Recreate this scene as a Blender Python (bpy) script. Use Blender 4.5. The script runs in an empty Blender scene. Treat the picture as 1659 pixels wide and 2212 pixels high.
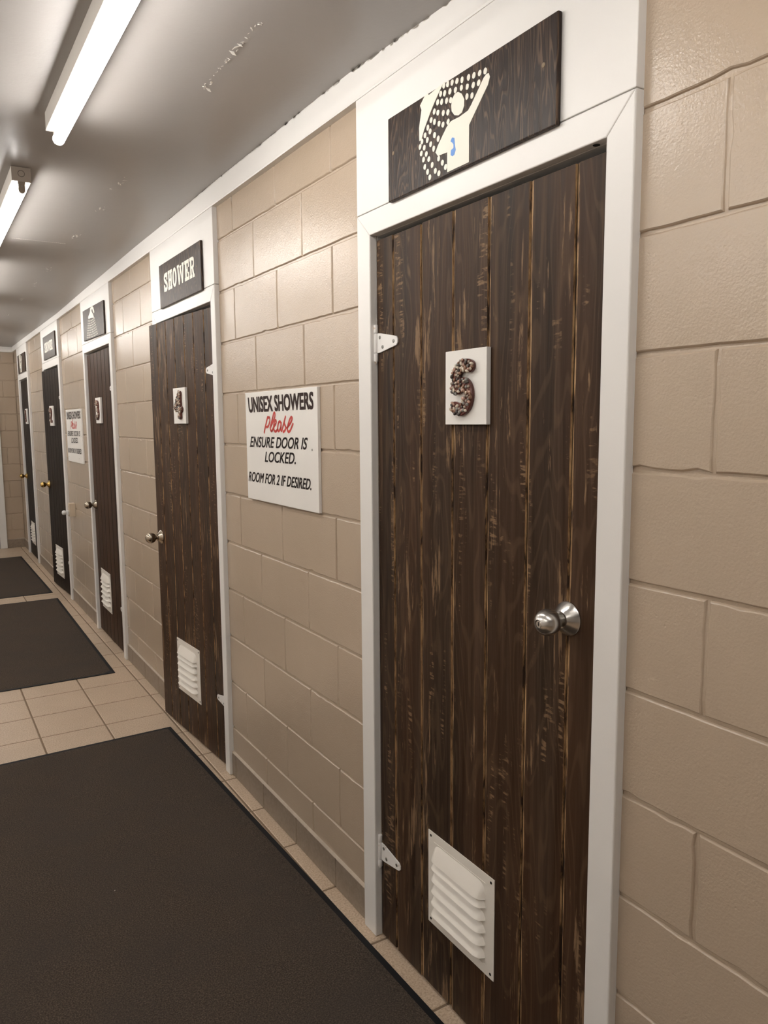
import bpy, math, random
from mathutils import Matrix, Vector, noise
R = math.radians
rnd = random.Random(7)
scene = bpy.context.scene
col = scene.collection

# ------------------------------------------------------------------ camera, world, exposure
F_PX, W_PX, H_PX = 1647.47, 1659, 2212
YAW, PITCH, ROLL = 0.54900, -0.11921, -0.00743
def cam_axes():
    f = Vector((math.sin(YAW), math.cos(YAW), 0)); r = Vector((math.cos(YAW), -math.sin(YAW), 0)); u = Vector((0, 0, 1))
    f, u = f*math.cos(PITCH) + u*math.sin(PITCH), u*math.cos(PITCH) - f*math.sin(PITCH)
    r, u = r*math.cos(ROLL) + u*math.sin(ROLL), u*math.cos(ROLL) - r*math.sin(ROLL)
    return r, u, f
r_, u_, f_ = cam_axes()
cam = bpy.data.objects.new('camera', bpy.data.cameras.new('camera'))
col.objects.link(cam)
cam.matrix_world = Matrix(((r_.x, u_.x, -f_.x, -1.0744), (r_.y, u_.y, -f_.y, 0.0), (r_.z, u_.z, -f_.z, 1.5048), (0, 0, 0, 1)))
cam.data.sensor_fit = 'VERTICAL'
cam.data.sensor_height = 36.0
cam.data.sensor_width = 36.0*W_PX/H_PX
cam.data.lens = F_PX/H_PX*36.0
cam.data.clip_start = 0.01
scene.camera = cam

world = bpy.data.worlds.new('world'); scene.world = world
world.use_nodes = True
world.node_tree.nodes['Background'].inputs[0].default_value = (0, 0, 0, 1)
world.node_tree.nodes['Background'].inputs[1].default_value = 0.0

vs = scene.view_settings
scene.display_settings.display_device = 'sRGB'
vs.view_transform = 'Standard'; vs.look = 'None'; vs.gamma = 1.0; vs.use_curve_mapping = False
vs.exposure = 0.0
TUBE_STRENGTH = 40.5
TUBE_COLOR = (1.0, 0.965, 0.92)

# ------------------------------------------------------------------ node materials
def new_mat(name):
    m = bpy.data.materials.new(name); m.use_nodes = True
    nt = m.node_tree
    return m, nt, nt.nodes['Principled BSDF']
def N(nt, t, **kw):
    n = nt.nodes.new(t)
    for k, v in kw.items():
        if k in n.inputs.keys(): n.inputs[k].default_value = v
        else: setattr(n, k, v)
    return n
def L(nt, a, b): nt.links.new(a, b)
def c4(c): return (c[0], c[1], c[2], 1.0)
def coords(nt, scale=(1, 1, 1), rand=False):
    tc = N(nt, 'ShaderNodeTexCoord'); mp = N(nt, 'ShaderNodeMapping')
    mp.inputs['Scale'].default_value = scale
    if rand:
        oi = N(nt, 'ShaderNodeObjectInfo'); ad = N(nt, 'ShaderNodeVectorMath', operation='MULTIPLY_ADD')
        cb = N(nt, 'ShaderNodeCombineXYZ')
        for i in range(3): L(nt, oi.outputs['Random'], cb.inputs[i])
        L(nt, cb.outputs[0], ad.inputs[0]); ad.inputs[1].default_value = (37.0, 11.0, 23.0)
        L(nt, tc.outputs['Object'], ad.inputs[2]); L(nt, ad.outputs[0], mp.inputs[0])
    else:
        L(nt, tc.outputs['Object'], mp.inputs[0])
    return mp.outputs[0]
def noise_tex(nt, vec, scale, detail=3.0, rough=0.5, dist=0.0):
    n = N(nt, 'ShaderNodeTexNoise', Scale=scale, Detail=detail, Roughness=rough, Distortion=dist)
    L(nt, vec, n.inputs['Vector']); return n.outputs[0]
def ramp(nt, fac, stops, interp='LINEAR'):
    n = N(nt, 'ShaderNodeValToRGB'); n.color_ramp.interpolation = interp
    els = n.color_ramp.elements
    while len(els) < len(stops): els.new(0.5)
    for e, (p, c) in zip(els, stops):
        e.position = p; e.color = c4(c) if not isinstance(c, (int, float)) else (c, c, c, 1)
    L(nt, fac, n.inputs[0]); return n.outputs[0]
def mixc(nt, fac, a, b, blend='MIX'):
    n = N(nt, 'ShaderNodeMix', data_type='RGBA', blend_type=blend)
    for s, v in ((n.inputs[0], fac), (n.inputs[6], a), (n.inputs[7], b)):
        if isinstance(v, (int, float)): s.default_value = v
        elif isinstance(v, tuple): s.default_value = c4(v)
        else: L(nt, v, s)
    return n.outputs[2]
def math_n(nt, op, a, b=0.0):
    n = N(nt, 'ShaderNodeMath', operation=op)
    for s, v in ((n.inputs[0], a), (n.inputs[1], b)):
        if isinstance(v, (int, float)): s.default_value = v
        else: L(nt, v, s)
    return n.outputs[0]
def bump(nt, bsdf, h, strength, dist, prev=None):
    n = N(nt, 'ShaderNodeBump', Strength=strength, Distance=dist)
    L(nt, h, n.inputs['Height'])
    if prev is not None: L(nt, prev, n.inputs['Normal'])
    L(nt, n.outputs[0], bsdf.inputs['Normal']); return n.outputs[0]
def plain(name, c, rough=0.5, metal=0.0, spec=0.5):
    m, nt, b = new_mat(name)
    b.inputs['Base Color'].default_value = c4(c); b.inputs['Roughness'].default_value = rough
    b.inputs['Metallic'].default_value = metal; b.inputs['Specular IOR Level'].default_value = spec
    return m

def mat_block():
    m, nt, b = new_mat('painted_block')
    v = coords(nt)
    big = noise_tex(nt, v, 1.7, 4, 0.6)
    c = mixc(nt, ramp(nt, big, [(0.3, 0.0), (0.7, 1.0)]), (0.405, 0.318, 0.237), (0.432, 0.343, 0.260))
    v2 = coords(nt, (1, 1.0, 0.28))
    scuff = ramp(nt, noise_tex(nt, v2, 9.0, 5, 0.62, 0.6), [(0.70, 0.0), (0.76, 1.0)])
    c = mixc(nt, math_n(nt, 'MULTIPLY', scuff, 0.25), c, (0.50, 0.42, 0.34))
    L(nt, c, b.inputs['Base Color'])
    b.inputs['Roughness'].default_value = 0.25
    b.inputs['Specular IOR Level'].default_value = 0.55
    pits = N(nt, 'ShaderNodeTexVoronoi', Scale=55.0); L(nt, v, pits.inputs['Vector'])
    pm = math_n(nt, 'MULTIPLY', ramp(nt, pits.outputs['Distance'], [(0.04, 0.0), (0.16, 1.0)]), 1.0)
    spars = ramp(nt, noise_tex(nt, v, 14.0, 3), [(0.53, 0.0), (0.62, 1.0)])
    pit = mixc(nt, spars, (1, 1, 1), pm)
    n1 = bump(nt, b, pit, 0.35, 0.0012)
    n2 = bump(nt, b, noise_tex(nt, v, 42.0, 3, 0.55), 0.17, 0.003, n1)
    bump(nt, b, noise_tex(nt, v, 210.0, 2, 0.5), 0.42, 0.0015, n2)
    return m
def mat_white(name, c=(0.77, 0.75, 0.722), rough=0.38, bs=0.25, sc=60):
    m, nt, b = new_mat(name)
    v = coords(nt)
    f = ramp(nt, noise_tex(nt, v, 3.0, 4, 0.6), [(0.35, 0.0), (0.75, 1.0)])
    cc = mixc(nt, f, c, tuple(x*0.965 for x in c))
    sp = ramp(nt, noise_tex(nt, v, 26.0, 4, 0.6), [(0.765, 0.0), (0.79, 1.0)])
    cc = mixc(nt, math_n(nt, 'MULTIPLY', sp, 0.35), cc, (0.42, 0.38, 0.32))
    L(nt, cc, b.inputs['Base Color'])
    b.inputs['Roughness'].default_value = rough
    v2 = coords(nt, (1, 1, 0.2))
    bump(nt, b, noise_tex(nt, v2, sc, 3, 0.55), bs, 0.001)
    return m
def mat_ceiling():
    m, nt, b = new_mat('ceiling_paint')
    v = coords(nt)
    f = noise_tex(nt, v, 1.3, 4, 0.6)
    L(nt, mixc(nt, f, (0.315, 0.296, 0.280), (0.352, 0.333, 0.318)), b.inputs['Base Color'])
    b.inputs['Roughness'].default_value = 0.36; b.inputs['Specular IOR Level'].default_value = 0.5
    n1 = bump(nt, b, noise_tex(nt, v, 7.0, 3, 0.5), 0.15, 0.006)
    bump(nt, b, noise_tex(nt, v, 75.0, 4, 0.6, 0.6), 0.22, 0.0014, n1)
    return m
def contour(nt, v, n_lines, scale_noise, detail=2.0):
    """growth-ring lines: contours of a stretched noise field"""
    f = noise_tex(nt, v, scale_noise, detail, 0.5, 0.15)
    return math_n(nt, 'ADD', math_n(nt, 'MULTIPLY', math_n(nt, 'SINE', math_n(nt, 'MULTIPLY', f, n_lines*6.283)), 0.5), 0.5)
def mat_wood_door(name, lo, mid, hi, warm, worn, wear_at, spec):
    m, nt, b = new_mat(name)
    vg = coords(nt, (48, 48, 1.5), True)
    grain = noise_tex(nt, vg, 1.0, 6, 0.65, 0.5)
    c = ramp(nt, grain, [(0.30, lo), (0.5, mid), (0.70, hi)])
    vl = coords(nt, (9, 9, 0.6), True)
    tint = ramp(nt, noise_tex(nt, vl, 1.0, 2, 0.5), [(0.35, 0.0), (0.7, 1.0)])
    c = mixc(nt, math_n(nt, 'MULTIPLY', tint, 0.5), c, warm)
    # growth rings showing faintly through the stain
    vr = coords(nt, (7.5, 7.5, 1.3), True)
    rings = contour(nt, vr, 15.0, 1.0)
    rl = ramp(nt, rings, [(0.80, 0.0), (0.97, 1.0)])
    c = mixc(nt, math_n(nt, 'MULTIPLY', rl, 0.10), c, worn)
    # worn patches where the stain has rubbed through
    vp = coords(nt, (11, 11, 2.6), True)
    patch = noise_tex(nt, vp, 1.0, 3, 0.6)
    vs_ = coords(nt, (95, 95, 6.0), True)
    fine = noise_tex(nt, vs_, 1.0, 5, 0.70, 0.3)
    wear = math_n(nt, 'ADD', math_n(nt, 'MULTIPLY', patch, 0.55), math_n(nt, 'MULTIPLY', fine, 0.55))
    wm = ramp(nt, wear, [(wear_at, 0.0), (wear_at + 0.035, 1.0)])
    c = mixc(nt, math_n(nt, 'MULTIPLY', wm, 0.75), c, worn)
    # larger scuffs with soft edges
    vk = coords(nt, (16, 16, 5.0), True)
    sk = ramp(nt, noise_tex(nt, vk, 1.0, 4, 0.55, 0.4), [(0.70, 0.0), (0.74, 1.0)])
    c = mixc(nt, math_n(nt, 'MULTIPLY', sk, 0.5), c, tuple(x*0.8 for x in worn))
    # short cross-cut saw marks
    vx = coords(nt, (30, 30, 130.0), True)
    saw = ramp(nt, noise_tex(nt, vx, 1.0, 2, 0.6), [(0.54, 0.0), (0.62, 1.0)])
    vq = coords(nt, (24, 24, 3.0), True)
    sp = ramp(nt, noise_tex(nt, vq, 1.0, 3, 0.55), [(0.575, 0.0), (0.65, 1.0)])
    c = mixc(nt, math_n(nt, 'MULTIPLY', math_n(nt, 'MULTIPLY', saw, sp), 0.7), c, worn)
    L(nt, c, b.inputs['Base Color'])
    L(nt, ramp(nt, grain, [(0.3, 0.38), (0.75, 0.58)]), b.inputs['Roughness'])
    b.inputs['Specular IOR Level'].default_value = spec
    n1 = bump(nt, b, grain, 0.55, 0.0018)
    n2 = bump(nt, b, saw, 0.03, 0.001, n1)
    bump(nt, b, fine, 0.4, 0.0012, n2)
    return m
def mat_groove():
    m, nt, b = new_mat('worn_plank_edges')
    b.inputs['Specular IOR Level'].default_value = 0.3
    v = coords(nt, (70, 70, 14), True)
    f = noise_tex(nt, v, 1.0, 4, 0.65)
    c = ramp(nt, f, [(0.40, (0.030, 0.016, 0.009)), (0.47, (0.17, 0.095, 0.042)), (0.62, (0.40, 0.25, 0.125))])
    L(nt, c, b.inputs['Base Color']); b.inputs['Roughness'].default_value = 0.5
    bump(nt, b, f, 0.4, 0.001)
    return m
def mat_sign_wood():
    m, nt, b = new_mat('charred_sign_wood')
    v = coords(nt, (18.0, 18.0, 2.9), True)
    rings = contour(nt, v, 19.0, 1.0, 2.0)
    v2 = coords(nt, (150, 150, 7), True)
    g = noise_tex(nt, v2, 1.0, 4, 0.6)
    line = math_n(nt, 'MULTIPLY', ramp(nt, rings, [(0.70, 0.0), (0.95, 1.0)]), ramp(nt, g, [(0.36, 0.15), (0.6, 1.0)]))
    c = mixc(nt, math_n(nt, 'MULTIPLY', line, 0.62), ramp(nt, g, [(0.3, (0.012, 0.0075, 0.006)), (0.7, (0.036, 0.022, 0.016))]), (0.15, 0.096, 0.064))
    L(nt, c, b.inputs['Base Color']); b.inputs['Roughness'].default_value = 0.42
    b.inputs['Specular IOR Level'].default_value = 0.18
    n1 = bump(nt, b, rings, 0.3, 0.001)
    bump(nt, b, g, 0.45, 0.0009, n1)
    return m
def mat_tile():
    m, nt, b = new_mat('beige_floor_tile')
    v = coords(nt)
    a = noise_tex(nt, v, 160.0, 3, 0.7)
    c = ramp(nt, a, [(0.33, (0.36, 0.262, 0.178)), (0.5, (0.53, 0.405, 0.292)), (0.68, (0.63, 0.505, 0.385))])
    big = noise_tex(nt, v, 3.0, 5, 0.65)
    c = mixc(nt, ramp(nt, big, [(0.45, 0.0), (0.75, 0.35)]), c, (0.36, 0.265, 0.18))
    L(nt, c, b.inputs['Base Color']); b.inputs['Roughness'].default_value = 0.42
    bump(nt, b, noise_tex(nt, v, 90.0, 4, 0.65), 0.35, 0.0015)
    return m
def mat_grout(name, c):
    m, nt, b = new_mat(name)
    v = coords(nt)
    f = noise_tex(nt, v, 30.0, 4, 0.6)
    L(nt, mixc(nt, f, c, tuple(x*0.65 for x in c)), b.inputs['Base Color']); b.inputs['Roughness'].default_value = 0.85
    return m
def mat_base_tile():
    m, nt, b = new_mat('grey_brown_base_tile')
    v = coords(nt)
    f = noise_tex(nt, v, 70.0, 4, 0.7)
    L(nt, ramp(nt, f, [(0.3, (0.20, 0.155, 0.115)), (0.7, (0.275, 0.22, 0.17))]), b.inputs['Base Color'])
    b.inputs['Roughness'].default_value = 0.45
    bump(nt, b, f, 0.2, 0.001)
    return m
def mat_carpet():
    m, nt, b = new_mat('charcoal_carpet_pile')
    v = coords(nt)
    f = noise_tex(nt, v, 240.0, 4, 0.8)
    c = ramp(nt, f, [(0.30, (0.030, 0.022, 0.0165)), (0.5, (0.075, 0.058, 0.045)), (0.70, (0.19, 0.15, 0.118))])
    big = noise_tex(nt, v, 4.0, 4, 0.6)
    c = mixc(nt, ramp(nt, big, [(0.4, 0.0), (0.7, 0.45)]), c, (0.066, 0.056, 0.050))
    sp = N(nt, 'ShaderNodeTexVoronoi', Scale=9.0); L(nt, v, sp.inputs['Vector'])
    lint = ramp(nt, sp.outputs['Distance'], [(0.018, 1.0), (0.026, 0.0)])
    c = mixc(nt, math_n(nt, 'MULTIPLY', lint, ramp(nt, noise_tex(nt, v, 2.1, 1), [(0.55, 0.0), (0.57, 0.8)])), c, (0.5, 0.45, 0.38))
    L(nt, c, b.inputs['Base Color']); b.inputs['Roughness'].default_value = 0.95
    b.inputs['Specular IOR Level'].default_value = 0.1
    bump(nt, b, f, 0.9, 0.004)
    return m
def mat_metal(name, c, rough):
    m, nt, b = new_mat(name)
    b.inputs['Base Color'].default_value = c4(c); b.inputs['Metallic'].default_value = 1.0
    b.inputs['Roughness'].default_value = rough; b.inputs['Anisotropic'].default_value = 0.35
    return m
def mat_hinge():
    m, nt, b = new_mat('white_hinge_paint')
    v = coords(nt)
    f = ramp(nt, noise_tex(nt, v, 55.0, 4, 0.6), [(0.62, 0.0), (0.70, 1.0)])
    L(nt, mixc(nt, math_n(nt, 'MULTIPLY', f, 0.8), (0.76, 0.74, 0.72), (0.40, 0.22, 0.09)), b.inputs['Base Color'])
    b.inputs['Roughness'].default_value = 0.4
    return m
def mat_light():
    m, nt, b = new_mat('lit_fluorescent_tube')
    b.inputs['Base Color'].default_value = (0.9, 0.9, 0.9, 1)
    b.inputs['Emission Color'].default_value = c4(TUBE_COLOR); b.inputs['Emission Strength'].default_value = TUBE_STRENGTH
    return m

M = dict(block=mat_block(), pale=mat_white('pale_bounce_paint', (0.86, 0.84, 0.81), 0.5, 0.2, 40), white=mat_white('white_gloss_trim'), ceil=mat_ceiling(), wood=mat_wood_door('dark_stained_planks', (0.013, 0.0072, 0.0042), (0.036, 0.0215, 0.0135), (0.072, 0.046, 0.030), (0.070, 0.032, 0.0155), (0.235, 0.150, 0.084), 0.636, 0.11),  # pale paint on the unseen walls is there to bounce light onto the doors
         wood_red=mat_wood_door('red_brown_stained_planks', (0.014, 0.007, 0.004), (0.038, 0.020, 0.012), (0.070, 0.041, 0.026), (0.075, 0.034, 0.017), (0.13, 0.075, 0.045), 0.68, 0.07),
         wood_black=mat_wood_door('black_stained_planks', (0.008, 0.0055, 0.004), (0.019, 0.0135, 0.0098), (0.036, 0.026, 0.019), (0.02, 0.014, 0.011), (0.08, 0.056, 0.04), 0.69, 0.05), groove=mat_groove(),
         gap=plain('dark_gap', (0.006, 0.004, 0.003), 0.8), sign=mat_sign_wood(), tile=mat_tile(), grout=mat_grout('brown_grout', (0.24, 0.165, 0.105)),
         base=mat_base_tile(), basegrout=mat_grout('pale_caulk', (0.48, 0.40, 0.32)), carpet=mat_carpet(), rubber=plain('black_rubber', (0.010, 0.010, 0.011), 0.6, 0.0, 0.2),
         nickel=mat_metal('satin_nickel', (0.56, 0.54, 0.51), 0.26), oldnickel=mat_metal('antique_nickel', (0.42, 0.36, 0.29), 0.22), brass=mat_metal('brass', (0.62, 0.42, 0.15), 0.2),
         dullscrew=plain('dull_brass_screw', (0.17, 0.115, 0.06), 0.55), dark=plain('dark_hole', (0.01, 0.008, 0.007), 0.7), vent=mat_white('white_vent_enamel', (0.80, 0.755, 0.685), 0.35, 0.05), hinge=mat_hinge(),
         screw=mat_metal('steel_screw', (0.30, 0.29, 0.27), 0.4), board=mat_white('white_sign_board', (0.80, 0.775, 0.735), 0.42, 0.3, 90),
         cream=plain('cream_sign_paint', (0.76, 0.735, 0.645), 0.5), blue=plain('blue_sign_paint', (0.05, 0.20, 0.56), 0.45),
         inkb=plain('dark_brown_lettering', (0.026, 0.012, 0.009), 0.5, 0.0, 0.12), inkk=plain('black_lettering', (0.012, 0.007, 0.006), 0.5, 0.0, 0.12), red=plain('red_lettering', (0.50, 0.028, 0.018), 0.5),
         glaze=plain('red_brown_glaze', (0.085, 0.017, 0.009), 0.3), housing=mat_white('white_light_housing', (0.70, 0.67, 0.62), 0.4, 0.1), tube=mat_light(),
         endplate=mat_white('darker_end_plate', (0.40, 0.35, 0.30), 0.5, 0.2), socket=plain('socket_plastic', (0.27, 0.22, 0.17), 0.5), ivory=plain('ivory_plastic', (0.62, 0.52, 0.40), 0.42), night=plain('night_light_plastic', (0.74, 0.75, 0.76), 0.3),  # end plates a darker tone than the housing
         flake=plain('peeling_ceiling_paint', (0.74, 0.71, 0.66), 0.5), bluedoor=plain('pale_blue_grey_door', (0.46, 0.52, 0.56), 0.4))
PEB = [plain('pebble_' + n, c, 0.4) for n, c in (('grey', (0.21, 0.20, 0.18)), ('pink', (0.42, 0.26, 0.20)), ('cream', (0.58, 0.50, 0.40)), ('dark', (0.05, 0.04, 0.035)), ('brown', (0.24, 0.13, 0.08)), ('taupe', (0.31, 0.26, 0.21)))]

# ------------------------------------------------------------------ mesh helpers
class MB:
    def __init__(s): s.v = []; s.f = []; s.m = []
    def add(s, vs_, fs, mi=0):
        o = len(s.v); s.v += [tuple(x) for x in vs_]
        for f in fs: s.f.append(tuple(i + o for i in f)); s.m.append(mi)
    def box(s, x0, x1, y0, y1, z0, z1, mi=0):
        s.add([(x0, y0, z0), (x1, y0, z0), (x1, y1, z0), (x0, y1, z0), (x0, y0, z1), (x1, y0, z1), (x1, y1, z1), (x0, y1, z1)],
              [(0, 3, 2, 1), (4, 5, 6, 7), (0, 1, 5, 4), (1, 2, 6, 5), (2, 3, 7, 6), (3, 0, 4, 7)], mi)
    def prism(s, pts, y0, y1, mi=0):
        """outline pts (x, z), front at y0 (towards the viewer, -y), back at y1"""
        a = sum(p[0]*q[1] - q[0]*p[1] for p, q in zip(pts, pts[1:] + pts[:1]))
        if a < 0: pts = pts[::-1]
        n = len(pts)
        s.add([(x, y0, z) for x, z in pts] + [(x, y1, z) for x, z in pts],
              [tuple(range(n)), tuple(range(2*n - 1, n - 1, -1))] + [(i, i + n, (i + 1) % n + n, (i + 1) % n) for i in range(n)], mi)
    def lathe(s, prof, seg=24, mi=0, axis='-y', c=(0, 0, 0)):
        """profile [(radius, distance along axis)]"""
        o = []
        for r, d in prof:
            for k in range(seg):
                a = 2*math.pi*k/seg
                if axis == '-y': o.append((c[0] + r*math.cos(a), c[1] - d, c[2] + r*math.sin(a)))
                elif axis == 'z': o.append((c[0] + r*math.cos(a), c[1] + r*math.sin(a), c[2] + d))
                else: o.append((c[0] + r*math.cos(a), c[1] + d, c[2] + r*math.sin(a)))
        fs = []
        for i in range(len(prof) - 1):
            for k in range(seg):
                q = (i*seg + k, i*seg + (k + 1) % seg, (i + 1)*seg + (k + 1) % seg, (i + 1)*seg + k)
                fs.append(q if axis in ('-y', 'z') else q[::-1])
        e = len(prof) - 1
        c0 = tuple(range(seg - 1, -1, -1)); c1 = tuple(e*seg + k for k in range(seg))
        if axis in ('-y', 'z'): fs += [c0, c1]
        else: fs += [c0[::-1], c1[::-1]]
        s.add(o, fs, mi)
    def build(s, name, mats, parent=None, smooth=None, bevel=0.0):
        me = bpy.data.meshes.new(name); me.from_pydata(s.v, [], s.f)
        for m in (mats if isinstance(mats, (list, tuple)) else [mats]): me.materials.append(m)
        me.polygons.foreach_set('material_index', s.m)
        if smooth is not None:
            me.polygons.foreach_set('use_smooth', [True]*len(me.polygons)); me.set_sharp_from_angle(angle=R(smooth))
        me.update()
        o = bpy.data.objects.new(name, me); col.objects.link(o)
        if parent is not None: o.parent = parent
        if bevel:
            b = o.modifiers.new('bevel', 'BEVEL'); b.width = bevel; b.segments = 2; b.limit_method = 'ANGLE'; b.angle_limit = R(40)
        return o
def tag(o, label=None, cat=None, group=None, kind=None):
    for k, v in (('label', label), ('category', cat), ('group', group), ('kind', kind)):
        if v: o[k] = v
    return o
def empty(name, mat4):
    o = bpy.data.objects.new(name, None); col.objects.link(o); o.matrix_world = mat4; o.empty_display_size = 0.05
    return o
def on_wall(y, z, x=0.0, ang=0.0):
    """frame on the right-hand wall: local +X to the viewer's right, local +Z up, local -Y out of the wall"""
    return Matrix.Translation((x, y, z)) @ Matrix.Rotation(-math.pi/2 + ang, 4, 'Z')

def cell(mb, P, u0, u1, v0, v1, rings, step, jit=0.0, mats=None, chip=0.0, sides=(1.0, 1.0)):
    """one block or tile: rectangle in the (u, v) plane, rings = [(inset, depth)], P(u, v, d) -> point"""
    nu = max(2, int(round((u1 - u0)/step))); nv = max(2, int(round((v1 - v0)/step)))
    prm = [(i/nu, 0.0, 0, -1) for i in range(nu)] + [(1.0, i/nv, 1, 0) for i in range(nv)] + [(1 - i/nu, 1.0, 0, 1) for i in range(nu)] + [(0.0, 1 - i/nv, -1, 0) for i in range(nv)]
    n = len(prm); o = len(mb.v)
    js = [rnd.uniform(-1, 1)*jit + (rnd.uniform(0.3, 1)*chip if rnd.random() < 0.05 else 0) for _ in range(n)]
    for ri, (ins, dep) in enumerate(rings):
        for (s, t, _, _), j in zip(prm, js):
            i2 = ins + (j if 0 < ri else 0)
            uu = min(max(u0 + (u1 - u0)*s, u0 + i2), u1 - i2); vv = min(max(v0 + (v1 - v0)*t, v0 + i2), v1 - i2)
            k_ = sides[0] if s == 0.0 and 0 < t < 1 else (sides[1] if s == 1.0 and 0 < t < 1 else 1.0)
            mb.v.append(tuple(P(uu, vv, dep*k_)))
    for ri in range(len(rings) - 1):
        for k in range(n):
            mb.f.append((o + ri*n + k, o + ri*n + (k + 1) % n, o + (ri + 1)*n + (k + 1) % n, o + (ri + 1)*n + k)); mb.m.append(mats[ri] if mats else 0)
    q = o + (len(rings) - 1)*n
    mb.f.append(tuple(range(q, q + n))); mb.m.append(mats[-1] if mats else 0)
def block_wall(mb, P, ua, ub, joint0, step, zmax=2.44, flip=1):
    row = 0
    z = 0.015 - 0.2
    while z < zmax:
        z1 = z + 0.2
        par = int(round((z - 1.815)/0.2)) % 2
        j = joint0 + (0.2 if par else 0.0)
        k0 = math.floor((ua - j)/0.4)
        edges = [ua] + [j + 0.4*k for k in range(k0 + 1, k0 + 200) if ua + 0.012 < j + 0.4*k < ub - 0.012] + [ub]
        for a, b in zip(edges, edges[1:]):
            sd = [0.35 + 0.65*random.Random('%d %.3f' % (row, e_)).random()**1.3 for e_ in (a, b)]
            lo, hi = max(z, 0.0), min(z1, zmax)
            if hi - lo < 0.03: continue
            d = 0.0054
            cell(mb, P, a, b, lo, hi, [(0, d), (0.0030, d*0.97), (0.0046, 0.0018), (0.0066, 0.0)], step, 0.0008, None, 0.0045, sd)
        z = z1; row += 1

# ------------------------------------------------------------------ the setting
BACK_Y, LEFT_X, FRONT_Y, CEIL = 10.2, -2.75, -2.6, 2.41  # hall widened on its unseen left side to hold the added lamp row
# far to near:  number -> casing outer near/far, opening near/far, hinge side, opening angle
DOORS = {5: (0.917, 1.853, 0.979, 1.787, 'L', 0.0), 4: (3.004, 3.935, 3.055, 3.870, 'R', R(4.0)), 3: (4.886, 5.800, 4.945, 5.755, 'R', 0.0),
         2: (6.835, 7.790, 6.905, 7.720, 'R', R(2.6)), 1: (8.862, 9.740, 8.937, 9.675, 'R', 0.0)}
HEAD_Z, CASE_Z, CORN_Z = 1.988, 2.049, 2.343

mb = MB()
PR = lambda u, v, d: (d, -u, v)
segs = [(FRONT_Y, 0.930, 0.757), (1.840, 3.016, 2.037), (3.922, 4.90, 4.033), (5.788, 6.85, 5.89), (7.776, 8.876, 7.93), (9.728, BACK_Y, 9.93)]
for a, b, j in segs:
    block_wall(mb, PR, -b, -a, -j, 0.028)
    mb.add([(0.0070, a, 0), (0.0070, b, 0), (0.0070, b, 2.5), (0.0070, a, 2.5)], [(0, 3, 2, 1)])
mb.add([(0.16, FRONT_Y, -0.02), (0.16, BACK_Y, -0.02), (0.16, BACK_Y, 2.5), (0.16, FRONT_Y, 2.5)], [(0, 3, 2, 1)])
tag(mb.build('wall_right', M['block']), 'long beige painted block wall holding the row of dark doors', 'wall', kind='structure')

mb = MB()
block_wall(mb, lambda u, v, d: (u, BACK_Y + d, v), -0.235, 0.0, -0.135, 0.03)
block_wall(mb, lambda u, v, d: (u, BACK_Y + d, v), LEFT_X, -1.14, -0.135, 0.05)
mb.box(-1.15, -0.22, BACK_Y, BACK_Y + 0.02, 2.03, 2.45)
mb.box(LEFT_X, 0.05, BACK_Y + 0.0075, BACK_Y + 0.02, 0, 2.45)
tag(mb.build('wall_back', M['block']), 'beige block end wall at the far end of the corridor', 'wall', kind='structure')
mb = MB()
block_wall(mb, lambda u, v, d: (LEFT_X - d, u, v), FRONT_Y, BACK_Y, 0.1, 0.2)
tag(mb.build('wall_left', M['pale']), 'unseen block wall facing the row of doors, made pale to bounce light', 'wall', kind='structure')
mb = MB(); mb.box(LEFT_X - 0.05, 0.2, FRONT_Y - 0.05, FRONT_Y, 0, 2.5)
tag(mb.build('wall_front', M['pale']), 'unseen plain wall closing the near end of the corridor, pale to bounce light', 'wall', kind='structure')

# ceiling: one gently uneven sheet
def ceil_z(x, y):
    pts = [(-3, 2.40), (1.4, 2.40), (1.9, 2.425), (2.85, 2.425), (4.9, 2.41), (6.8, 2.385), (9.8, 2.40), (11, 2.40)]
    for (ya, za), (yb, zb) in zip(pts, pts[1:]):
        if ya <= y <= yb:
            e = za + (zb - za)*(y - ya)/(yb - ya)
            w = min(1.0, max(0.0, (x + 0.45)/0.45))
            return CEIL + (e - CEIL)*w*w + 0.003*noise.noise((x*2.0, y*1.3, 0))*w
    return CEIL
mb = MB()
nx, ny = 56, 200
for j in range(ny + 1):
    for i in range(nx + 1):
        x = LEFT_X - 0.02 + (0.06 - LEFT_X)*i/nx; y = FRONT_Y + (BACK_Y + 0.02 - FRONT_Y)*j/ny
        mb.v.append((x, y, ceil_z(x, y)))
for j in range(ny):
    for i in range(nx):
        q = j*(nx + 1) + i
        mb.f.append((q, q + nx + 1, q + nx + 2, q + 1)); mb.m.append(0)
ceiling = tag(mb.build('ceiling', M['ceil'], smooth=60), 'white painted corridor ceiling with peeling spots and tube lights', 'ceiling', kind='structure')
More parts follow.
